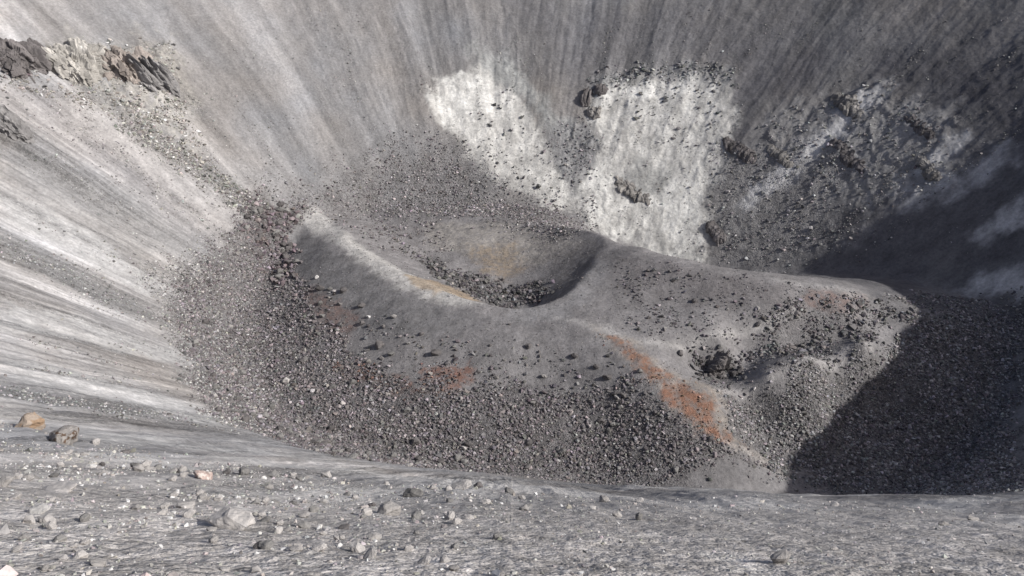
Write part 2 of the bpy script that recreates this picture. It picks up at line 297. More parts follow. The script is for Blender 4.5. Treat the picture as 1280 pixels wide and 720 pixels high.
def pm(name, x, y, soft=2.0, warp=3.0, scale=9.0, seed=60):   # soft, ragged mask of a region
    P = np.asarray(POLY[name], float); m = soft + warp*1.6 + 1
    sel = (x > P[:,0].min()-m) & (x < P[:,0].max()+m) & (y > P[:,1].min()-m) & (y < P[:,1].max()+m)
    out = np.zeros(x.shape, np.float32)
    if sel.any():
        xs, ys = x[sel], y[sel]
        d = sdf(P, xs, ys) + warp*1.6*fbm(xs/scale, ys/scale, seed, 4, .6)
        out[sel] = sstep(soft, -soft, d)
    return out
def crag(x, y):
    w = np.zeros(x.shape, np.float32)
    for n_, k in (('white_left',.2),('white_main',.24),('cap',.5),('grey_gully',.4),('blocks_right2',.4),('blocks_right',.25),('cream',1.0),('pale_top',.25)):
        w = np.maximum(w, k*pm(n_, x, y, 3, 3))
    return w
def height(x, y, detail=True):
    x = np.asarray(x, np.float64); y = np.asarray(y, np.float64)
    w, s, th, r = wall_z(x, y)
    i = inner_z(x, y, s)
    z = smax(w, i, 5.0)
    if detail:
        onwall = sstep(-4, 12, s)
        cw = crag(x, y)
        q = cw > .01
        if q.any():
            xs, ys, ss = x[q], y[q], s[q]
            f = ss/11 + 1.1*fbm(xs/22, ys/22, 81, 3) + .25*fbm(xs/5, ys/5, 83, 2)
            f = f - np.floor(f)
            k = sstep(-.1, .4, fbm(xs/17, ys/17, 85, 2)+.25)
            zz = 2.6*(sstep(0, .28, f) - f)*k + 1.3*ridged(xs/9, ys/9, 87, 4) + .9*fbm(xs/2.6, ys/2.6, 89, 3)
            z[q] = z[q] + cw[q]*zz
        z = z + .5*fbm(x/18, y/18, 41, 3)*(1-.5*onwall) + .11*fbm(x/3.1, y/3.1, 47, 3)*(1+onwall)
        th_ = np.degrees(np.arctan2(y, x)); rr_ = np.hypot(x, y); tw = th_ + 1.6*fbm(x/60, y/60, 7, 2)
        wm = sstep(10, 60, s)*np.exp(-((np.maximum(0, 90-np.hypot(x-CAM[0], y-CAM[1])))/40)**2)
        wm = wm*(1 - .75*np.maximum(pm('white_left', x, y, 4, 4), pm('white_main', x, y, 4, 4)))
        z = z + wm*(.34*ridged(tw*.45, rr_*.02, 111, 3) + .14*ridged(tw*1.6, rr_*.05, 115, 2) + .35*fbm(x/7, y/7, 117, 3))
        nr = np.exp(-(((x-CAM[0])/70)**2 + ((y-CAM[1])/60)**2))
        q = nr > .02
        if q.any():
            xs, ys = x[q], y[q]
            z[q] = z[q] + nr[q]*lerp(1, .45, sstep(-15, 25, xs))*(.34*fbm(xs/4.2, ys/4.2, 101, 4, .5) + .10*fbm(xs/.8, ys/.8, 105, 3))
    return z
def hit(px, py, detail=False):
    d = ray(px, py); t = np.linspace(10, 900, 9000)
    p = CAM[None] + t[:,None]*d[None]
    h = height(p[:,0], p[:,1], detail); k = np.argmax(p[:,2] < h)
    if p[k,2] >= h[k]: return None
    a, b = (p[k-1,2]-h[k-1]), (h[k]-p[k,2])
    tt = t[k-1] + (t[k]-t[k-1])*a/(a+b+1e-9)
    return CAM + tt*d
import bpy
# ------------------------------------------------------------------ scene, camera, light
scene = bpy.context.scene
COL = scene.collection
def setup():
    cam = bpy.data.cameras.new('camera'); co = bpy.data.objects.new('camera', cam); COL.objects.link(co)
    co.location = CAM; co.rotation_euler = (math.pi/2 - PITCH, 0, 0)
    cam.angle = 2*math.atan(TANH); cam.clip_start = .1; cam.clip_end = 20000
    scene.camera = co
    w = bpy.data.worlds.new('World'); scene.world = w; w.use_nodes = True
    nt = w.node_tree; bg = nt.nodes['Background']
    sky = nt.nodes.new('ShaderNodeTexSky'); sky.sky_type = 'NISHITA'; sky.sun_disc = False
    sky.altitude = 900; sky.air_density = .55; sky.dust_density = 5.0; sky.ozone_density = .3
    sky.sun_elevation = SUN_EL; sky.sun_rotation = math.pi/2 - SUN_AZ
    nt.links.new(sky.outputs[0], bg.inputs[0]); bg.inputs[1].default_value = SKY
    l = bpy.data.lights.new('sun', 'SUN'); l.energy = SUN; l.angle = math.radians(.5); l.color = (1, .965, .91)
    lo = bpy.data.objects.new('sun', l); COL.objects.link(lo)
    d = np.array([math.cos(SUN_EL)*math.cos(SUN_AZ), math.cos(SUN_EL)*math.sin(SUN_AZ), math.sin(SUN_EL)])
    import mathutils
    lo.rotation_euler = mathutils.Vector(d).to_track_quat('Z', 'Y').to_euler(); lo.location = (300, -500, 500)
    v = scene.view_settings; v.view_transform = 'Standard'; v.look = 'None'; v.gamma = 1; v.use_curve_mapping = False
    v.exposure = EXPO
    scene.render.engine = 'CYCLES'; scene.cycles.max_bounces = 4
# ------------------------------------------------------------------ terrain sheet
def sheet_axes(quick=False):
    q = 2 if quick else 1
    inner = np.linspace(-52, 52, 1500//q)
    out = np.concatenate([-np.linspace(180, 53, 100)[:-1], [-52.6], inner, [52.6], np.linspace(53, 180, 100)[1:-1]])
    seg = [(.4, 6, 14), (6, 14, 40), (14, 60, 260), (60, 165, 200), (165, 300, 520), (300, 470, 520), (470, 700, 90), (700, 9000, 60)]
    rr = []
    for a, b, n in seg: rr.append(np.geomspace(a, b, max(4, n//q), endpoint=False))
    rho = np.concatenate(rr + [np.array([9000.])])
    return np.radians(out), rho
def build_mesh(name, co, faces, smooth=True):
    me = bpy.data.meshes.new(name)
    n = faces.shape[1]
    me.vertices.add(len(co)); me.vertices.foreach_set('co', np.ascontiguousarray(co, np.float32).ravel())
    me.loops.add(faces.size); me.loops.foreach_set('vertex_index', np.ascontiguousarray(faces, np.int32).ravel())
    me.polygons.add(len(faces)); me.polygons.foreach_set('loop_start', np.arange(0, faces.size, n, dtype=np.int32))
    try: me.polygons.foreach_set('loop_total', np.full(len(faces), n, np.int32))
    except Exception: pass
    me.polygons.foreach_set('use_smooth', np.full(len(faces), smooth, bool))
    me.update(calc_edges=True)
    return me
def link(name, me, parent=None):
    o = bpy.data.objects.new(name, me); COL.objects.link(o)
    if parent: o.parent = parent
    return o
# ------------------------------------------------------------------ rock and ash colours (surface colours, with some shade and sunlit bands painted in)
def paint(x, y):
    r = np.hypot(x, y); th = np.degrees(np.arctan2(y, x)); s = r - R0(th)*H
    th2 = np.where(th < -90, th+360, th)                     # -90..270, continuous over the left wall
    near = np.exp(-(((x-CAM[0])/75)**2 + ((y-CAM[1])/60)**2))
    def mix(c, col, m):
        for i in range(3): c[i] = c[i]*(1-m) + col[i]*m
    v = np.full(x.shape, .235)
    # wall talus: lighter to the left, streaked down the fall line
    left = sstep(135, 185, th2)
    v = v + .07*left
    v = v - .045*sstep(115, 85, th2)*sstep(-60, 0, th2)*sstep(25, 90, s) - .03*sstep(75, 20, th2)*sstep(-60, 0, th2)  # darker toward the back right: shade put into the base colour
    tw = th2 + 1.6*fbm(x/60, y/60, 7, 3)
    st = perlin(tw*.16, r*.008, 3)*.9 + perlin(tw*.42, r*.014, 4)*.8 + perlin(tw*1.0, r*.025, 5)*lerp(.3,.65,left) + perlin(tw*2.6, r*.05, 6)*lerp(.10,.55,left)
    wallm = sstep(6, 45, s)
    amp = lerp(.25, .52, left)*(1-.6*near)
    fine = fbm(x/5.0, y/5.0, 11, 4)
    big = fbm(x/45, y/45, 12, 3)
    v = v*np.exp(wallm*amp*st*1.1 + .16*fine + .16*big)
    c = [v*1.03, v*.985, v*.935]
    warmn = fbm(x/38, y/38, 14, 3)
    c[0] = c[0]*(1+.05*warmn); c[2] = c[2]*(1-.06*warmn)
    # crater floor and dome: darker ash
    fl = sstep(10, -6, s)
    g = .205*np.exp(.22*fine + .28*fbm(x/20, y/20, 15, 3))
    mix(c, (g*1.04, g*.98, g*.94), fl)
    P = lambda n, *a: pm(n, x, y, *a)
    brk = fbm(x/2.6, y/2.6, 131, 4, .65)
    tn = 1 + .28*fine + .2*brk + .25*st*.5
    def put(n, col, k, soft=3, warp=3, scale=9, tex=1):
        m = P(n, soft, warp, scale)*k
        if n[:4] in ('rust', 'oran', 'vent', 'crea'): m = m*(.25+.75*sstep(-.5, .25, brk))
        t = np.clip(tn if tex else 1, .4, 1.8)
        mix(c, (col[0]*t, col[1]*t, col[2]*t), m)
    put('darkwall', (.095,.091,.094), .9, 14, 8, 20)  # upper right wall: its shade painted into the rock colour
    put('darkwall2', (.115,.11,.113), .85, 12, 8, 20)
    put('darktop', (.15,.145,.145), .7, 12, 8, 20)  # shade along the top of the wall, painted as darker rock
    put('darkwall3', (.12,.115,.117), .8, 10, 8, 16)  # lower right wall darkened in colour to stand for shade
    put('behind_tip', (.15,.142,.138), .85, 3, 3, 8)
    put('pink', (.275,.258,.248), .5, 8, 6, 14)
    put('tan', (.375,.352,.328), .7, 6, 5, 12)
    put('dark_talus_left', (.25,.245,.235), .6, 8, 6, 14)
    for n_ in ('bright_left1','bright_left2','bright_left3','bright_left4'): put(n_, (.42,.41,.39), .7, 2.5, 3, 12)
    put('band1', (.22,.215,.205), .75, 2.5, 3, 10); put('band2', (.23,.225,.215), .75, 2.0, 2.5, 10)
    put('cream', (.345,.325,.285), .75, 7, 8, 10)
    put('pale_top', (.36,.36,.335), .75, 5, 5, 12)
    # back wall: altered white rock, stained
    stain = sstep(-.3, .45, .8*fbm(x/13, y/13, 71, 4) + .5*fbm(x/4, y/4, 74, 4) + .25*fbm(tw*.4, r/25, 75, 2))
    wv = 1 + .32*fbm(x/6, y/6, 72, 4)
    for n_, k in (('white_left',.92),('white_main',.92)):
        m = P(n_, 3, 3.8, 11)*k
        mix(c, (.62*wv, .60*wv, .545*wv), m)
        mix(c, (.32*wv, .305*wv, .28*wv), m*stain*.5)
    for n_ in ('white_bright1','white_bright2','white_bright3','white_bright4'):
        m = P(n_, 3, 5, 6)*.8; mix(c, (.70*wv, .68*wv, .62*wv), m*(1-.35*stain))
    crk = np.maximum(P('white_left', 3, 3.8, 11), P('white_main', 3, 3.8, 11))*sstep(.62, .9, ridged(x/15 + .4*fbm(x/6, y/6, 161, 2), y/9, 162, 2))
    mix(c, (.21,.20,.185), crk*.25)
    put('grey_in_white', (.29,.285,.265), .8, 3, 3, 7)
    put('cap', (.25,.245,.235), .75, 2.5, 3, 6)
    put('grey_gully', (.25,.245,.235), .8, 3, 4, 8)
    put('blocks_right2', (.285,.275,.26), .75, 5, 6, 10)
    put('blocks_right', (.235,.225,.215), .65, 5, 6, 10)
    for n_, k in (('strip1',.85),('strip2',.8),('strip3',.9),('strip4',.85),('strip5',.7)):
        put(n_, (.56,.545,.52), k, 4, 4, 10)  # bands where ribs catch the sun, painted in as paler colour
    # dome
    put('bowl_left', (.25,.235,.225), .8, 4, 4)
    put('bowl_rocks', (.23,.215,.205), .6, 4, 4)
    put('vent_tan', (.31,.285,.25), .8, 4, 3)
    put('vent_dark', (.13,.122,.116), .9, 4, 3)  # right inner side of the vent: soft shade painted into the colour
    put('vent_ochre', (.26,.205,.145), .7, 4, 4, 6)
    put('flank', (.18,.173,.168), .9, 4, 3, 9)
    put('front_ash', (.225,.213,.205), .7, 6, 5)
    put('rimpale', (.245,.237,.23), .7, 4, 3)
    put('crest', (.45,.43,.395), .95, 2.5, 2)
    put('crest_orange', (.32,.24,.155), .7, 1.5, 1.5, 5)
    put('brown_hill', (.175,.158,.15), .55, 8, 6)
    for n_, k in (('rust1',.9),('rust2',.95),('rust3',.75),('rust4',.4),('rust5',.4),('rust_floor',.8)):
        put(n_, (.215,.105,.07), k, 2.0, 2.5, 5)
    put('trail1', (.38,.36,.335), .85, 2.2, 1.2, 5)
    put('trail2', (.40,.375,.35), .9, 2.6, 1.2, 5)
    put('pale_knob', (.33,.31,.29), .75, 3, 2)
    put('skyline', (.28,.265,.25), .7, 1.8, 1)
    put('orange_halo', (.33,.285,.235), .6, 2.5, 2.5, 6)
    put('orange1', (.235,.125,.08), .85, 1.5, 1.6, 4)
    put('orange2', (.22,.112,.072), .9, 1.8, 2.2, 5)
    put('pale_spur', (.36,.33,.30), .7, 1.5, 1.5, 5)
    # block fields: dark dust between the blocks
    grit = np.zeros(x.shape, np.float32)
    for n_, k, d in (('belt',1,.65),('belt_left_soft',.6,.25),('moat_front',1,.6),('big_blocks',1,.8),('back_belt',.9,.6),('right_belt',1,.6),('foot_band',.7,.4),('vent_blocks',1,.7),('gully_rocks',.9,.7),('ridge_line',.8,.4),('blocks_right',.6,.1),('hill_right',.5,.3)):
        m = P(n_, *((14, 9, 14) if n_ == 'back_belt' else (5, 5, 9)))*k; grit = np.maximum(grit, m)
        if n_ not in ('orange2',): 
            o = np.maximum(P('orange2', 3, 2), P('orange_halo', 3, 2)) if n_ in ('belt','right_belt') else 0
            mix(c, (.14*tn, .131*tn, .126*tn), m*d*(1-o))
    # the near slope: paler stony dust in drifts
    nm = near*sstep(60, 100, s)
    dr = fbm(x/7, y/7, 91, 4); d2 = fbm(x/1.3, y/1.3, 95, 4)
    nv = .285*np.exp(.38*dr + .30*d2 + .12*st)
    nv = nv*1.5; mix(c, (nv*1.06, nv*.985, nv*.895), np.clip(nm*1.3, 0, 1))
    pv = sstep(.25, .6, fbm(x/4.5, y/4.5, 97, 4))*np.clip(nm*1.3,0,1)
    mix(c, (.52,.495,.45), pv*.5)

    far = sstep(50, 75, np.hypot(x-CAM[0], y-CAM[1]))*sstep(150, 110, np.hypot(x-CAM[0], y-CAM[1]))*sstep(8, 30, s)*sstep(-40, -70, y)*sstep(-.1, .35, fbm(x/24, y/24, 151, 4))
    mix(c, (.52,.50,.465), far*.75)
    grit = np.maximum(grit, np.clip(nm*1.2, 0, 1)*.8)
    gs = sstep(.0, .9, -st)*wallm*(.25+.55*left)
    grit = np.maximum(grit, gs)
    return [np.clip(k*q, .03, .8) for k, q in zip(c, (.975, 1.0, 1.06))], grit
# ------------------------------------------------------------------ materials
def nodes(name):
    m = bpy.data.materials.new(name); m.use_nodes = True
    nt = m.node_tree; b = nt.nodes['Principled BSDF']
    b.inputs['Roughness'].default_value = .95; b.inputs['Specular IOR Level'].default_value = .15
    return m, nt, b
def N(nt, t, **kw):
    n = nt.nodes.new(t)
    for k, v in kw.items(): setattr(n, k, v)
    return n
def math_(nt, op, a, b):
    n = N(nt, 'ShaderNodeMath', operation=op)
    for i, v in enumerate((a, b)):
        if isinstance(v, (int, float)): n.inputs[i].default_value = v
        else: nt.links.new(v, n.inputs[i])
    return n.outputs[0]
def noise_(nt, co, scale, detail=4, rough=.6):
    n = N(nt, 'ShaderNodeTexNoise'); n.inputs['Scale'].default_value = scale
    n.inputs['Detail'].default_value = detail; n.inputs['Roughness'].default_value = rough
    nt.links.new(co, n.inputs['Vector']); return n.outputs['Fac']
def terrain_material():
    m, nt, b = nodes('volcanic_ash_and_scree'); L = nt.links.new
    tc = N(nt, 'ShaderNodeTexCoord').outputs['Object']
    at = N(nt, 'ShaderNodeAttribute', attribute_name='albedo'); gr = N(nt, 'ShaderNodeAttribute', attribute_name='grit')
    n1 = noise_(nt, tc, .9, 5, .65); n2 = noise_(nt, tc, 6, 4, .65)
    vo = N(nt, 'ShaderNodeTexVoronoi'); vo.inputs['Scale'].default_value = 1.5; L(tc, vo.inputs['Vector'])
    vs = N(nt, 'ShaderNodeTexVoronoi'); vs.inputs['Scale'].default_value = 5.0; L(tc, vs.inputs['Vector'])
    sep = N(nt, 'ShaderNodeSeparateColor'); L(vo.outputs['Color'], sep.inputs[0])
    sep2 = N(nt, 'ShaderNodeSeparateColor'); L(vs.outputs['Color'], sep2.inputs[0])
    f1 = math_(nt, 'MULTIPLY_ADD', n1, 1.1); nt.nodes[-1].inputs[2].default_value = .45
    f2 = math_(nt, 'MULTIPLY_ADD', n2, .7); nt.nodes[-1].inputs[2].default_value = .65
    pe = math_(nt, 'ADD', math_(nt, 'MULTIPLY', sep.outputs[0], .6), math_(nt, 'MULTIPLY', sep2.outputs[0], .6))   # 0..1.2
    pe = math_(nt, 'SUBTRACT', pe, .6)
    pf = math_(nt, 'ADD', math_(nt, 'MULTIPLY', math_(nt, 'MULTIPLY', pe, gr.outputs['Fac']), 1.0), 1.0)
    f = math_(nt, 'MULTIPLY', math_(nt, 'MULTIPLY', f1, f2), pf)
    mx = N(nt, 'ShaderNodeVectorMath', operation='SCALE'); L(at.outputs['Color'], mx.inputs[0]); L(f, mx.inputs['Scale'])
    L(mx.outputs[0], b.inputs['Base Color'])
    hgt = math_(nt, 'ADD', math_(nt, 'MULTIPLY', n1, .6), math_(nt, 'MULTIPLY', n2, .18))
    hv = math_(nt, 'MULTIPLY', math_(nt, 'ADD', math_(nt, 'MULTIPLY', vo.outputs['Distance'], -.7), math_(nt, 'MULTIPLY', vs.outputs['Distance'], -.25)), gr.outputs['Fac'])
    bp = N(nt, 'ShaderNodeBump'); bp.inputs['Strength'].default_value = .8; bp.inputs['Distance'].default_value = .6
    L(math_(nt, 'ADD', hgt, hv), bp.inputs['Height']); L(bp.outputs[0], b.inputs['Normal'])
    return m
def rock_material(name, col, spots=None, attr=False, scale=2.0):
    m, nt, b = nodes(name); L = nt.links.new
    tc = N(nt, 'ShaderNodeTexCoord').outputs['Object']
    n1 = noise_(nt, tc, scale, 6, .65); n2 = noise_(nt, tc, scale*5, 4, .6)
    f = math_(nt, 'MULTIPLY', math_(nt, 'ADD', math_(nt, 'MULTIPLY', n1, .8), .6), math_(nt, 'ADD', math_(nt, 'MULTIPLY', n2, .5), .75))
    if attr:
        a = N(nt, 'ShaderNodeAttribute', attribute_name='albedo'); src = a.outputs['Color']
    else:
        oi = N(nt, 'ShaderNodeObjectInfo')
        f = math_(nt, 'MULTIPLY', f, math_(nt, 'ADD', math_(nt, 'MULTIPLY', oi.outputs['Random'], .5), .75))
        rgb = N(nt, 'ShaderNodeRGB'); rgb.outputs[0].default_value = (*col, 1); src = rgb.outputs[0]
        if spots:
            n3 = noise_(nt, tc, spots[1], 3, .5)
            rp = N(nt, 'ShaderNodeMapRange'); rp.inputs[1].default_value = spots[2]; rp.inputs[2].default_value = spots[2]+.06
            L(n3, rp.inputs[0])
            mxc = N(nt, 'ShaderNodeMix', data_type='RGBA'); L(rp.outputs[0], mxc.inputs[0]); L(src, mxc.inputs[6])
            mxc.inputs[7].default_value = (*spots[0], 1); src = mxc.outputs[2]
    mx = N(nt, 'ShaderNodeVectorMath', operation='SCALE'); L(src, mx.inputs[0]); L(f, mx.inputs['Scale'])
    L(mx.outputs[0], b.inputs['Base Color'])
    bp = N(nt, 'ShaderNodeBump'); bp.inputs['Strength'].default_value = .6; bp.inputs['Distance'].default_value = .12
    L(math_(nt, 'ADD', n1, math_(nt, 'MULTIPLY', n2, .4)), bp.inputs['Height']); L(bp.outputs[0], b.inputs['Normal'])
    return m
import bmesh, mathutils, random
SUN_EL = math.radians(36); SUN_AZ = math.radians(-18); SUN = 3.1; SKY = .085; EXPO = 0.52
setup()
rnd = random.Random(5); rng = np.random.default_rng(5)
# ------------------------------------------------------------------ ground
phi, rho = sheet_axes()
A, B = np.meshgrid(phi, rho, indexing='ij')
X = (CAM[0] + np.sin(A)*B).ravel(); Y = (CAM[1] + np.cos(A)*B).ravel()
Z = height(X, Y)
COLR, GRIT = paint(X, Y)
n, m = A.shape
idx = np.arange(n*m).reshape(n, m); nx = np.roll(idx, -1, 0)
FACES = np.stack([idx[:,:-1], idx[:,1:], nx[:,1:], nx[:,:-1]], -1).reshape(-1, 4)
fx = X[FACES[:,0]]; fy = Y[FACES[:,0]]
fth = np.degrees(np.arctan2(fy, fx)); fs = np.hypot(fx, fy) - R0(fth)*H
bowl = (sdf([(p[0],p[1]) for p in _pr], fx, fy) < 0)
TM = terrain_material()
def region(name, sel):
    f = FACES[sel]; u, inv = np.unique(f, return_inverse=True)
    me = build_mesh(name, np.stack([X[u], Y[u], Z[u]], -1), inv.reshape(-1, 4))
    a = me.attributes.new('albedo', 'FLOAT_COLOR', 'POINT')
    a.data.foreach_set('color', np.stack([COLR[0][u], COLR[1][u], COLR[2][u], np.ones(len(u))], -1).astype(np.float32).ravel())
    g = me.attributes.new('grit', 'FLOAT', 'POINT'); g.data.foreach_set('value', GRIT[u].astype(np.float32))
    me.materials.append(TM)
    o = link(name, me); o['kind'] = 'structure'; return o
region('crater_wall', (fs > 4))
region('crater_floor', (fs <= 4) & ~bowl)
region('vent_hollow', bowl & (fs <= 4))
# ------------------------------------------------------------------ rock shapes
def hull(seed, npts, squash=.8, boxy=0):
    r_ = random.Random(seed); bm = bmesh.new()
    for i in range(npts):
        if boxy:
            v = mathutils.Vector([(r_.choice((-1, 1))*r_.uniform(.72, 1)) if r_.random() < boxy else r_.uniform(-1, 1) for _ in range(3)])*.62
        else:
            v = mathutils.Vector((r_.gauss(0,1), r_.gauss(0,1), r_.gauss(0,1))).normalized()*r_.uniform(.8, 1.05)
        v.z *= squash; bm.verts.new(v)
    res = bmesh.ops.convex_hull(bm, input=bm.verts)
    bmesh.ops.delete(bm, geom=[g for g in res['geom_interior'] if isinstance(g, bmesh.types.BMVert)], context='VERTS')
    bmesh.ops.triangulate(bm, faces=bm.faces)
    bmesh.ops.recalc_face_normals(bm, faces=bm.faces)
    return bm
def hull_arrays(*a, **k):
    bm = hull(*a, **k); bm.verts.index_update()
    v = np.array([q.co[:] for q in bm.verts]); f = np.array([[q.index for q in p.verts] for p in bm.faces]); bm.free(); return v, f
def boulder_mesh(name, seed, mat, squash=.8, levels=2, rough=.07, npts=16):
    bm = hull(seed, npts, squash)
    for l in range(levels): bmesh.ops.subdivide_edges(bm, edges=bm.edges[:], cuts=1, use_grid_fill=True)
    bmesh.ops.triangulate(bm, faces=bm.faces)
    if levels > 1: bmesh.ops.smooth_vert(bm, verts=bm.verts, factor=.35, use_axis_x=True, use_axis_y=True, use_axis_z=True)
    bm.normal_update()
    for v in bm.verts:
        p = v.co*1.7 + mathutils.Vector((seed, seed*.7, 0)); q = v.co*5 + mathutils.Vector((seed*.3, 9, seed))
        v.co += v.normal*(rough*1.4*mathutils.noise.noise(p) + rough*.7*mathutils.noise.noise(q) + rough*.35*mathutils.noise.noise(q*2.3))
    me = bpy.data.meshes.new(name); bm.to_mesh(me); bm.free(); me.materials.append(mat)
    return me
TONES = {'dark': (.13,.122,.122), 'grey': (.21,.205,.20), 'pale': (.37,.355,.345), 'white': (.52,.51,.50), 'pink': (.42,.335,.305), 'rust': (.34,.285,.24), 'spot': (.37,.35,.335)}
MAT = {k: rock_material('rock_'+k, v, spots=((.14,.095,.07), 3.0, .54) if k == 'spot' else ((.29,.205,.14), 1.3, .52) if k == 'rust' else ((.50,.46,.43), 2.0, .52) if k == 'pink' else None) for k, v in TONES.items()}
MESH = {}
def shape(tone, k, fine):
    key = (tone, k, fine)
    if key not in MESH: MESH[key] = boulder_mesh('boulder', 100+k*7, MAT[tone], .82, 3 if fine else 2, .08, 13+k)
    return MESH[key]
def hh(x, y): return float(height(np.array([x]), np.array([y]))[0])
def tag(o, label, cat, group=None):
    assert 4 <= len(label.split()) <= 16, label
    o['label'] = label; o['category'] = cat
    if group: o['group'] = group
def boulder(x, y, w, tone, label, group, flat=.8, fine=False, name='boulder', rz=None, k=None):
    o = bpy.data.objects.new(name, shape(tone, rnd.randrange(7) if k is None else k, fine)); COL.objects.link(o)
    s = w/2
    sy = rnd.uniform(.7, 1.0)
    o.scale = (s*1.05, s*sy, s*flat*1.15)
    o.rotation_euler = (rnd.uniform(-.25,.25), rnd.uniform(-.25,.25), rnd.uniform(-.5,.5) if rz is None else rz)
    o.location = (x, y, hh(x, y) + s*flat*.45)
    tag(o, label, 'boulder', group); return o
for x, y, w, fl, tone, label in NEAR_ROCKS: boulder(x, y, w, tone, label, 'boulders lying on the near slope', fl, True)
for x, y, w, tone, label in DOME_ROCKS: boulder(x, y, w*.78, tone, label, 'isolated boulders on the dome', rnd.uniform(.65,.9), False)
# ------------------------------------------------------------------ crags: jointed blocks fused in one mass
def outcrop(key, label, tone, cells, tall=1.0, lean=0.0, depth=.5):
    cx, cy, w, h = OUTCROPS[key]; rr = math.hypot(cx, cy); tx, ty = -cy/rr, cx/rr; ox, oy = cx/rr, cy/rr
    g = np.random.default_rng(sum(map(ord, key)))
    bm = bmesh.new(); bmesh.ops.create_icosphere(bm, subdivisions=6 if w > 14 else 5, radius=1.0); bm.verts.index_update()
    v = np.array([q.co[:] for q in bm.verts]); f = np.array([[q.index for q in p.verts] for p in bm.faces]); bm.free()
    v = np.sign(v)*np.abs(v)**.8                                        # blockier than a ball
    a, d, u = v[:,0]*w*.55, v[:,1]*h*depth, v[:,2]*h*.5*tall            # along the contour, into the wall, up
    env = .55 + .55*fbm(a/(w*.22)+5, np.full(len(a), sum(map(ord, key))*.37), 3, 3)
    u = np.where(u > 0, u*np.clip(env+.3, .25, 1.4), u)
    # two generations of joints: every cell is pushed out or back as one block
    val = np.zeros(len(v)); tone_ = np.ones(len(v))
    for n_, k in ((cells*2, 1.0), (cells*12, .55)):
        s_ = np.stack([g.uniform(-1, 1, n_)*w*.6, g.uniform(-1, 1, n_)*h*depth, g.uniform(-1, 1, n_)*h*.6*tall], -1)
        q = np.stack([a, d, u], -1) + .12*h*np.stack([fbm(a/h*3, u/h*3, 11, 2), fbm(d/h*3, u/h*3, 13, 2), fbm(a/h*3, d/h*3, 15, 2)], -1)
        met = np.array([1, .8, .55])
        best = np.full(len(v), 1e9); bi = np.zeros(len(v), int)
        for i in range(n_):
            dd = (((q - s_[i])*met)**2).sum(1); t = dd < best; best[t] = dd[t]; bi[t] = i
        val += k*g.uniform(-1, .8, n_)[bi]; tone_ *= np.exp(g.normal(0, .16, n_))[bi]
    amp = .11*min(w, h*1.3)
    nrm = v/np.linalg.norm(v, axis=1)[:,None]
    fine = .05*h*fbm(a/h*9 + d/h*4, u/h*9, 17, 3)
    a = a + nrm[:,0]*amp*val; d = d + nrm[:,1]*(amp*val + fine); u = u + nrm[:,2]*(amp*.7*val + fine)
    a = a + u*lean
    X_ = cx + tx*a + ox*d; Y_ = cy + ty*a + oy*d
    base_z = height(cx + tx*a, cy + ty*a, False) + d*.55                # sits along the slope
    me = build_mesh('rock_outcrop', np.stack([X_, Y_, base_z + u + .02*h], -1), f, False)
    C = np.array(TONE_C[tone])[None]*tone_[:,None]*(1 + .2*fbm(a/2, u/2, 19, 3))[:,None]
    at_ = me.attributes.new('albedo', 'FLOAT_COLOR', 'POINT')
    at_.data.foreach_set('color', np.concatenate([C, np.ones((len(C),1))], 1).astype(np.float32).ravel())
    me.materials.append(RM); o = link('rock_outcrop', me); tag(o, label, 'rock outcrop', 'rock outcrops on the crater wall'); return o
TONE_C = {'dark': (.14,.13,.13), 'cream': (.32,.308,.288), 'tan': (.28,.25,.23), 'slate': (.2,.195,.195), 'grey': (.22,.21,.20)}
RM = rock_material('broken_rock', None, attr=True, scale=.9)
outcrop('cliff_dark', 'dark jointed cliff in the upper left corner of the crater wall', 'dark', 46, 1.2)
outcrop('cliff_cream', 'cream coloured cracked cliff just right of the dark corner cliff', 'cream', 60, 1.0)
outcrop('cliff_tan', 'pinkish tan broken cliff between the cream cliff and the slate fin', 'tan', 46, .9)
outcrop('fin', 'slate grey slab like fin at the right end of the upper left cliffs', 'slate', 10, 1.6, .4)
outcrop('edge', 'dark grey crag cut by the left edge below the corner cliff', 'slate', 26, .8)
outcrop('crag1', 'black block at the upper left corner of the white rock face', 'dark', 9, 1.0)
outcrop('crag2', 'tall narrow dark crag left of the block on the white face corner', 'dark', 7, 1.0)
outcrop('crag3', 'brownish crag below the narrow dark crag at the white face edge', 'grey', 8, 1.0)
outcrop('ledge1', 'curved dark ledge across the middle of the white rock face', 'grey', 26, .45)
outcrop('ledge2', 'dark ledge at the right border of the white rock face', 'dark', 22, .8)
outcrop('ledge3', 'long dark ledge in the middle of the dim right wall', 'dark', 26, .8)
outcrop('ledge4', 'uppermost dark ledge of the dim right wall, near its dark top', 'dark', 16, .8)
outcrop('ledge5', 'short ledge at the right end of the rocky part of the dim wall', 'grey', 14, .8)
outcrop('ledge6', 'dark crag low down beside the right foot of the white face', 'dark', 12, .9)
outcrop('ledge7', 'rough grey crag at the head of the pale strip on the right wall', 'grey', 16, .9)
outcrop('ledge8', 'grey ledge between the white face border and the long dark ledge', 'grey', 12, .8)
outcrop('crag4', 'dark spiky crag in the hollow of the dome right of the orange gully', 'dark', 22, 1.1)
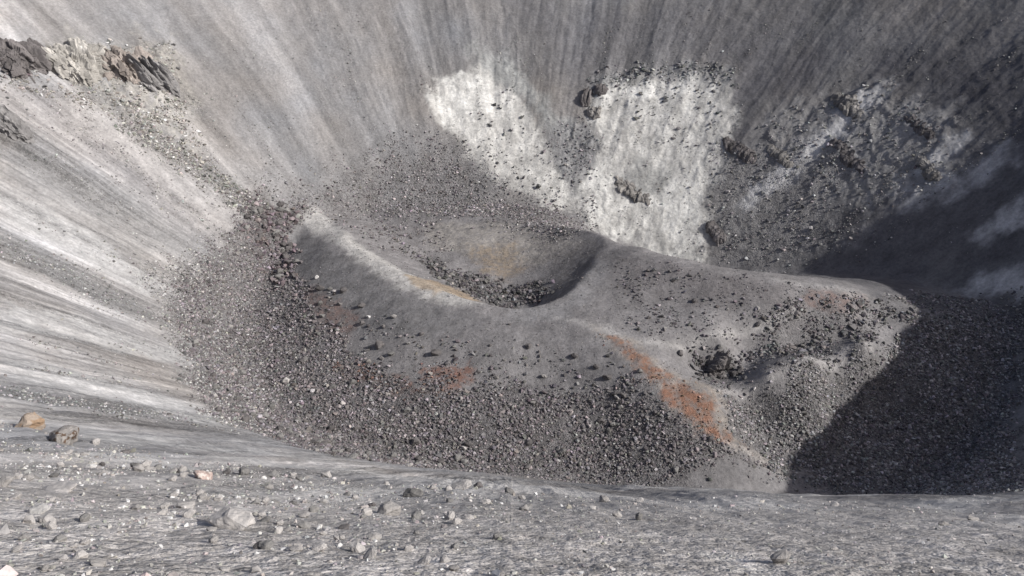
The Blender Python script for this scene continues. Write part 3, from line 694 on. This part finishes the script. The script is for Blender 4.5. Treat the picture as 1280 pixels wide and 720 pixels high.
# ------------------------------------------------------------------ blocks strewn by the hundred
def scatter(name, count, smin, smax, power, weight=None, soft=4, warp=4, colour=(.16,.155,.15), spread=.45, pale=.1):
    P = np.array(POLY[name]); lo = P.min(0)-5; hi = P.max(0)+5
    hi = np.minimum(hi, 420); lo = np.maximum(lo, -420); out = []
    got = 0
    for _ in range(60):
        q = rng.random((count*2, 2))*(hi-lo) + lo
        w = pm(name, q[:,0], q[:,1], soft, warp)
        if weight is not None: w = w*weight(q[:,0], q[:,1])
        q = q[rng.random(len(q)) < w]
        out.append(q); got += len(q)
        if got >= count: break
    q = np.concatenate(out)[:count]; k = len(q)
    u = rng.random(k)
    a = 1-power; sz = (smin**a + u*(smax**a - smin**a))**(1/a)
    v = np.exp(rng.normal(0, spread, k)); v = np.where(rng.random(k) < pale, v*1.9, v)
    c = np.array(colour)[None]*np.clip(v, .45, 2.6)[:,None]
    tint = rng.normal(0, .035, (k, 3)); c = np.clip(c*(1+tint)*np.array([.98,1,1.05]), .03, .6)
    return q, sz, c
def no_gully(x, y): return (1 - .93*np.maximum(pm('orange2', x, y, 2, 2), pm('orange_halo', x, y, 2, 2)))*(.3+.7*sstep(-.45, .2, fbm(x/11, y/11, 125, 4)))
def clump(x, y): return sstep(-.5, .4, fbm(x/9, y/9, 123, 3))
ALL = []
def add(region_, *a, **k):
    q, sz, c = scatter(*a, **k); ALL.append((region_, q, sz, c))
add('belt', 'belt', 42000, .34, 1.8, 2.2, no_gully, colour=(.178,.162,.158), spread=.36, pale=.04)
add('belt', 'belt', 24000, .18, .45, 2.0, no_gully, colour=(.18,.166,.161), spread=.4, pale=.05)
add('belt', 'belt', 260, 1.6, 3.4, 2.4, no_gully, colour=(.19,.172,.165), spread=.3, pale=.05)
add('belt', 'belt', 420, 1.3, 2.7, 2.2, lambda x, y: no_gully(x, y)*sstep(22, 2, np.abs(sdf(POLY['belt'], x, y)+12)), colour=(.2,.185,.18), spread=.35)
add('belt', 'belt_left_soft', 9000, .35, 1.5, 2.6, colour=(.25,.24,.225), spread=.45, pale=.15)
add('back', 'back_belt', 11000, .45, 1.9, 2.6, soft=14, warp=9, colour=(.19,.175,.17), spread=.45, pale=.1)
add('right', 'right_belt', 24000, .4, 1.8, 2.4, lambda x, y: no_gully(x, y)*(1-.85*pm('trail2', x, y, 3, 1)), colour=(.215,.203,.195), spread=.45, pale=.08)
add('foot', 'foot_band', 4000, .35, 1.3, 2.6, colour=(.19,.185,.18))
add('belt', 'big_blocks', 300, 1.8, 4.4, 2.0, colour=(.15,.125,.125), spread=.35)
add('vent', 'vent_blocks', 1500, .6, 3.0, 2.2, colour=(.12,.112,.108), spread=.35)
add('front', 'sparse_front', 280, .7, 2.6, 2.3, clump, colour=(.14,.13,.125), spread=.35)
add('front', 'sparse_front', 900, .25, .8, 2.4, clump, colour=(.17,.16,.155), spread=.35)
add('hill', 'sparse_hill', 1500, .45, 2.2, 2.6, clump, colour=(.14,.13,.13), spread=.35)
add('hill', 'hill_right', 1800, .5, 2.6, 2.6, clump, colour=(.155,.145,.14), spread=.4)
add('hill', 'gully_rocks', 160, 1.0, 3.2, 2.0, colour=(.11,.105,.10), spread=.3)
add('bowl', 'bowl_rocks', 700, .5, 2.2, 2.6, clump, colour=(.17,.155,.15))
add('white', 'blocks_white', 120, .6, 4.2, 2.4, clump, colour=(.12,.115,.11), spread=.3)
add('white', 'white_main', 500, .4, 1.8, 2.6, clump, colour=(.22,.215,.2), spread=.4)
add('white', 'blocks_white2', 110, .6, 4.0, 2.4, clump, colour=(.12,.115,.11), spread=.3)
add('white', 'grey_gully', 500, .5, 2.4, 2.6, colour=(.2,.19,.185))
add('cap', 'cap', 700, .5, 3.0, 2.5, colour=(.2,.195,.185))
add('rightwall', 'blocks_right', 1300, .45, 2.6, 2.6, clump, colour=(.2,.19,.185))
add('rightwall', 'blocks_right2', 700, .5, 2.6, 2.5, clump, colour=(.23,.22,.21))
add('ridge', 'ridge_line', 1500, .5, 2.8, 2.5, colour=(.26,.25,.225), pale=.15)
add('ridge', 'cream', 1200, .5, 3.2, 2.4, clump, colour=(.34,.325,.29), spread=.4)
add('leftwall', 'pink', 500, .4, 1.8, 2.6, clump, colour=(.24,.23,.22))
add('leftwall', 'band1', 900, .35, 1.2, 2.6, colour=(.22,.215,.205)); add('leftwall', 'band2', 700, .3, 1.0, 2.6, colour=(.24,.235,.225))
def gullies(x, y):
    th_ = np.degrees(np.arctan2(y, x)); tw = th_ + 1.6*fbm(x/60, y/60, 7, 2)
    return .03 + sstep(.1, .8, -perlin(tw*.42, np.hypot(x, y)*.014, 4) + .5*fbm(x/12, y/12, 141, 3))
add('leftwall', 'wall_all', 9000, .3, 1.5, 2.8, gullies, colour=(.235,.225,.21), spread=.35)
add('front', 'dome_all', 7000, .2, .7, 2.4, colour=(.17,.16,.152), spread=.35)
add('ridge', 'cliff_foot', 2600, .35, 2.4, 2.3, clump, colour=(.27,.25,.225), spread=.4)
add('hill', 'orange2', 260, .3, 1.2, 2.4, colour=(.22,.15,.115), spread=.3)
add('hill', 'orange1', 60, .3, 1.0, 2.4, colour=(.22,.15,.115), spread=.3)
add('front', 'rust1', 90, .4, 1.5, 2.4, colour=(.18,.115,.092), spread=.3)
add('front', 'rust3', 120, .4, 1.5, 2.4, colour=(.18,.115,.092), spread=.3)
add('right', 'behind_tip', 1500, .4, 1.8, 2.4, colour=(.2,.188,.18), spread=.4)
add('front', 'rust2', 60, .3, 1.2, 2.4, colour=(.18,.12,.10), spread=.3)
add('belt', 'moat_front', 7000, .3, 1.5, 2.3, no_gully, colour=(.18,.166,.161), spread=.4, pale=.06)
# near slope stones
POLY['near'] = [(-75,-190),(-30,-190),(0,-205),(40,-205),(75,-200),(75,-290),(-75,-290)]
def nearw(x, y): return sstep(-175, -215, y+(x+60)*.12)*np.clip(1.0-(x+30)/42, .04, 1)*(.15+.85*sstep(-.25,.45, fbm(x/8, y/5, 77, 3)))
add('near', 'near', 5200, .16, 1.1, 2.8, nearw, colour=(.38,.36,.33), spread=.28, pale=.12)
add('near', 'near', 1100, .3, 1.5, 2.3, nearw, colour=(.38,.36,.33), spread=.32, pale=.12)
add('near', 'near', 30000, .05, .3, 2.5, nearw, colour=(.38,.36,.33), spread=.28, pale=.12)
def nearr(x, y): return sstep(-172, -205, y)*sstep(-30, 5, x)*(.2+.8*sstep(-.2, .45, fbm(x/10, y/10, 79, 3)))
add('near', 'near', 12000, .05, .4, 2.4, nearr, colour=(.33,.31,.285), spread=.35, pale=.1)
REG = np.concatenate([np.full(len(a[1]), i) for i, a in enumerate(ALL)])
Q = np.concatenate([a[1] for a in ALL]); S = np.concatenate([a[2] for a in ALL]); C = np.concatenate([a[3] for a in ALL])
ZQ = height(Q[:,0], Q[:,1])
# keep clear of the hand placed boulders
keep = np.ones(len(Q), bool)
for t_ in NEAR_ROCKS + DOME_ROCKS:
    keep &= ~(np.hypot(Q[:,0]-t_[0], Q[:,1]-t_[1]) < t_[2]*.7)
REG, Q, S, C, ZQ = REG[keep], Q[keep], S[keep], C[keep], ZQ[keep]
# the largest showing stay individuals
rel = np.stack([Q[:,0]-CAM[0], Q[:,1]-CAM[1], ZQ+S*.4-CAM[2]], -1); dist = np.linalg.norm(rel, axis=1)
dep = rel[:,1]*math.cos(PITCH) - rel[:,2]*math.sin(PITCH)
uu = rel[:,0]/dep/TANH; vv = (rel[:,1]*math.sin(PITCH) + rel[:,2]*math.cos(PITCH))/dep/TANH
inside = (dep > 0) & (np.abs(uu) < .985) & (np.abs(vv) < .55)
app = np.where(inside, S/dist, 0)
order = np.argsort(-app)[:900]
tt = np.linspace(.04, .995, 260)
vis = np.zeros(len(order), bool)
for i, k in enumerate(order):
    p = CAM[None] + tt[:,None]*rel[k][None]
    vis[i] = not np.any(p[:,2] < height(p[:,0], p[:,1], False) - .3)
pick = order[vis][:300-len(NEAR_ROCKS)-len(DOME_ROCKS)]
LAB = {
 'belt_front': ('{t} angular boulder in the crowded block field along the front foot of the dome', 'boulders in the front block field'),
 'belt_left': ('{t} boulder in the crowded block field between the left talus and the dome', 'boulders in the left block field'),
 'back': ('{t} block in the rubble belt at the foot of the back wall behind the vent', 'blocks at the foot of the back wall'),
 'right': ('{t} boulder of the block covered slope below the pale ridge at the right', 'boulders on the right block slope'),
 'foot': ('{t} boulder in the narrow stony band where the right floor meets the near slope', 'boulders in the right foot band'),
 'vent': ('{t} block in the heap on the floor of the vent', 'blocks on the vent floor'),
 'front': ('{t} stone scattered on the open ash slope in front of the vent', 'stones scattered below the vent'),
 'hill': ('{t} stone scattered over the brown hill right of the vent', 'stones scattered on the right hill'),
 'bowl': ('{t} stone on the gentle inner slope left of the vent', 'stones inside the left of the vent'),
 'white': ('{t} stone stuck in the white rock face of the back wall', 'stones stuck in the white faces'),
 'cap': ('{t} block on the rubbly cap above the white rock face', 'blocks on the cap of the white face'),
 'rightwall': ('{t} rock on the dim ledged slope right of the white rock face', 'rocks on the dim right wall'),
 'ridge': ('{t} block in the trail of rubble running down from the left cliffs', 'blocks below the left cliffs'),
 'leftwall': ('small {t} stone lying on the pale streaked left wall', 'stones on the left wall'),
 'near': ('{t} stone strewn loose among the pebbles of the near slope', 'stones strewn over the near slope'),
}
for k in pick:
    rg = ALL[REG[k]][0]
    if rg == 'belt': rg = 'belt_left' if (Q[k,0] < -68 and Q[k,1] > -62) else 'belt_front'
    lum = C[k].mean(); tone = 'dark' if lum < .17 else 'grey' if lum < .29 else 'pale'
    boulder(Q[k,0], Q[k,1], S[k], tone, LAB[rg][0].replace('{t}', tone), LAB[rg][1], flat=rnd.uniform(.6,.95), fine=False)
rest = np.ones(len(Q), bool); rest[pick] = False
REG, Q, S, C, ZQ = REG[rest], Q[rest], S[rest], C[rest], ZQ[rest]
PROTO = [hull_arrays(700+i, 9 + i % 4, .8) for i in range(14)]
pid = rng.integers(0, len(PROTO), len(Q))
V = []; F = []; CC = []; off = 0
for i, (pv_, pf_) in enumerate(PROTO):
    sel = pid == i; k = int(sel.sum())
    if not k: continue
    a = rng.random(k)*6.283; b = rng.normal(0, .35, k)
    sc = np.stack([S[sel]*rng.uniform(.45,.6,k), S[sel]*rng.uniform(.32,.52,k), S[sel]*rng.uniform(.28,.5,k)], -1)
    v = pv_[None]*sc[:,None]
    xb = v[...,0]*np.cos(b)[:,None] - v[...,2]*np.sin(b)[:,None]; zb = v[...,0]*np.sin(b)[:,None] + v[...,2]*np.cos(b)[:,None]
    xx = xb*np.cos(a)[:,None] - v[...,1]*np.sin(a)[:,None]; yy = xb*np.sin(a)[:,None] + v[...,1]*np.cos(a)[:,None]
    P = np.stack([xx + Q[sel][:,0:1], yy + Q[sel][:,1:2], zb + (ZQ[sel] + sc[:,2]*.35)[:,None]], -1)
    V.append(P.reshape(-1,3)); F.append((pf_[None] + (np.arange(k)*len(pv_))[:,None,None] + off).reshape(-1,3)); off += k*len(pv_)
    CC.append(np.repeat(C[sel], len(pv_), 0))
me = build_mesh('rubble', np.concatenate(V), np.concatenate(F), False)
CC = np.concatenate(CC); a = me.attributes.new('albedo', 'FLOAT_COLOR', 'POINT')
a.data.foreach_set('color', np.concatenate([CC, np.ones((len(CC),1))], 1).astype(np.float32).ravel())
me.materials.append(rock_material('rubble_rock', None, attr=True, scale=1.5))
o = link('rubble', me); o['kind'] = 'stuff'
o['label'] = 'loose volcanic rubble and stones too many to count'
